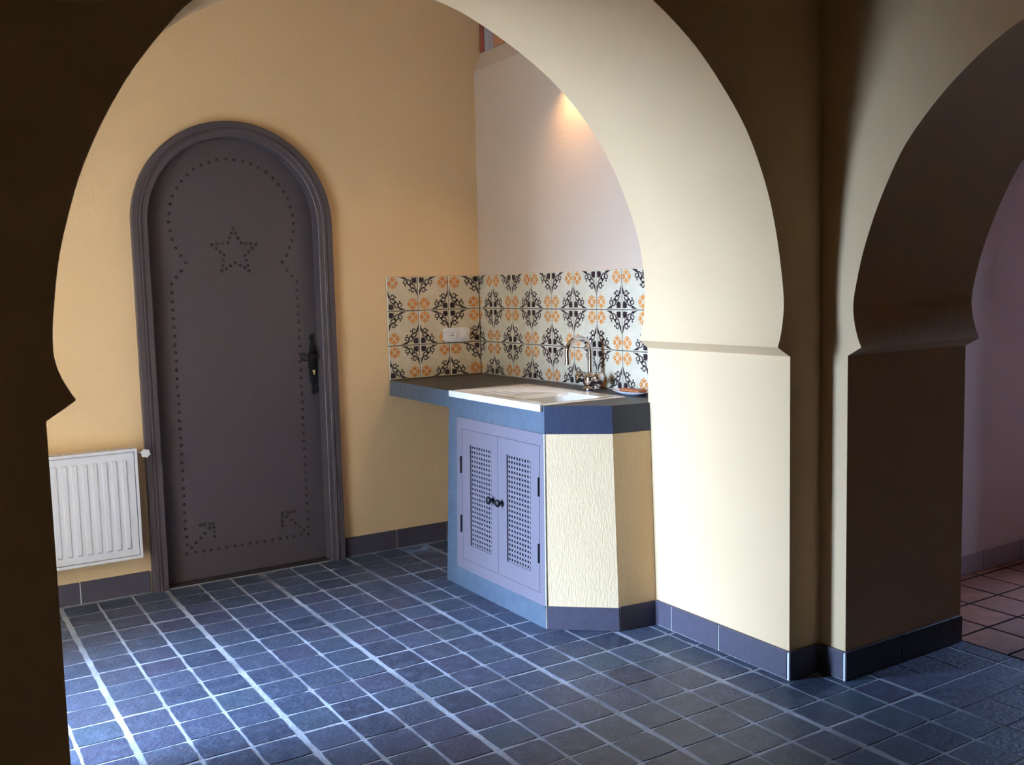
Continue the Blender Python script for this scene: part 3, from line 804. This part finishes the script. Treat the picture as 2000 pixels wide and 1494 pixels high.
# ribbed front panel: corrugated cross-section, ribs fading at both ends
pitch = .272; prs = []
x = x1 - .10
xs = [x1 - .06]
c = -1.02 - .11 + .055
ribs = []
while c > x0 + .15:
    ribs.append(c); c -= pitch
def zprof():  return [(z0 + .105, 0), (z0 + .30, 0), (z0 + .36, 1), (z1 - .36, 1), (z1 - .30, 0), (z1 - .105, 0)]
cols_ = [(x1 - .095, 0)]
for c in ribs: cols_ += [(c + .085, 0), (c + .055, 1), (c - .055, 1), (c - .085, 0)]
cols_.append((x0 + .06, 0))
vv = []; F = []; Z = zprof()
for (cx_, d) in cols_:
    for (cz, e) in Z: vv.append((cx_, yf - .05 * d * e, cz))
nz = len(Z)
for i in range(len(cols_) - 1):
    for k in range(nz - 1): F.append((i * nz + k, i * nz + k + 1, (i + 1) * nz + k + 1, (i + 1) * nz + k))
obj('front_panel', vv, F, M_RAD, rad)
fr = MB(); fr.prism([(x0, z0), (x1, z0), (x1, z1), (x0, z1)], XZ, yf - .035, yf + .06, holes=[[(x0 + .075, z0 + .085), (x1 - .075, z0 + .085), (x1 - .075, z1 - .085), (x0 + .075, z1 - .085)]])
fr.build('panel_rim', M_RAD, rad)
MB().bbox(x1 - .055, x1 - .015, yf + .06, -.02, z0 + .05, z1 - .02, .01).build('side_cover', M_RAD, rad)
MB().bbox(x0 + .02, x0 + .06, yf + .06, -.02, z0 + .05, z1 - .02, .01).build('side_cover', M_RAD, rad)
MB().bbox(x0 + .06, x1 - .055, -.09, -.03, z0 + .05, z1 - .05, .01).build('back_panel', M_RAD, rad)
gr = MB()
k = x0 + .1
while k < x1 - .12:
    gr.box(k, k + .05, yf + .06, -.03, z1 - .05, z1 - .02); k += .1
gr.box(x0 + .06, x1 - .055, yf + .06, yf + .10, z1 - .05, z1 - .015); gr.box(x0 + .06, x1 - .055, -.09, -.03, z1 - .05, z1 - .015)
gr.build('top_grille', M_RAD, rad)
for bx in (x0 + .9, x1 - .9): MB().box(bx - .08, bx + .08, -.03, YB, z0 + .4, z1 - .4).build('wall_bracket', M_RAD, rad)
vl = MB(); vl.tube([(x1 - .03, -.28, 4.42), (x1 + .25, -.28, 4.42)], .035, 10); vl.tube([(x1 + .25, -.22, 4.42), (x1 + .25, -.40, 4.42)], .05, 10)
vl = vl.build('valve', M_CHROME, rad, smooth=40)
kn = MB(); kn.lathe([(.10, 0), (.125, .03), (.13, .13), (.115, .155), (.03, .16)], (x1 + .25, -.39, 4.42), (0, -1, 0), 36, lobes=6, lobe_amp=.11)
kn = tag(kn.build('valve_knob', M_PLASTIC, vl, smooth=50), 'white scalloped valve knob')

# ------------------------------------------------------------------ wall lamp over the worktop
ly, lz = -6.1, 15.9
lamp = empty('wall_lamp', (XC, ly, lz))
tag(lamp, 'small wall lamp washing the sink wall with warm light behind the arch', 'lamp')
MB().lathe([(.22, 0), (.22, .05), (.18, .07)], (XC, ly, lz + .35), (-1, 0, 0), 18).build('wall_rose', M_LAMP, lamp, smooth=40)
MB().tube([(XC - .05, ly, lz + .35), (XC - .3, ly, lz + .45), (XC - .42, ly, lz + .38)], .04, 8).build('arm', M_LAMP, lamp, smooth=50)
mb = MB(); mb.lathe([(.09, .38), (.14, .30), (.30, 0), (.285, 0), (.125, .29), (.07, .35)], (XC - .42, ly, lz), (0, 0, 1), 20); mb.build('shade', M_LAMP, lamp, smooth=40)
bulb_m = bpy.data.materials.new('bulb_glow'); bulb_m.use_nodes = True
bn = bulb_m.node_tree.nodes['Principled BSDF']; bn.inputs['Emission Color'].default_value = (1, .55, .2, 1); bn.inputs['Emission Strength'].default_value = 20
MB().lathe([(.02, 0), (.07, .03), (.085, .09), (.05, .16), (.03, .2)], (XC - .42, ly, lz + .06), (0, 0, 1), 12).build('bulb', bulb_m, lamp, smooth=60)
pl = bpy.data.lights.new('lamp_light', 'SPOT'); pl.energy = 26; pl.color = (1, .62, .32); pl.shadow_soft_size = .02; pl.spot_size = math.radians(130); pl.spot_blend = .9
po = bpy.data.objects.new('lamp_light', pl); col.objects.link(po); po.parent = lamp; po.location = Vector((-.42, 0, -.05)) * T; po.rotation_euler = (0, math.radians(18), 0)
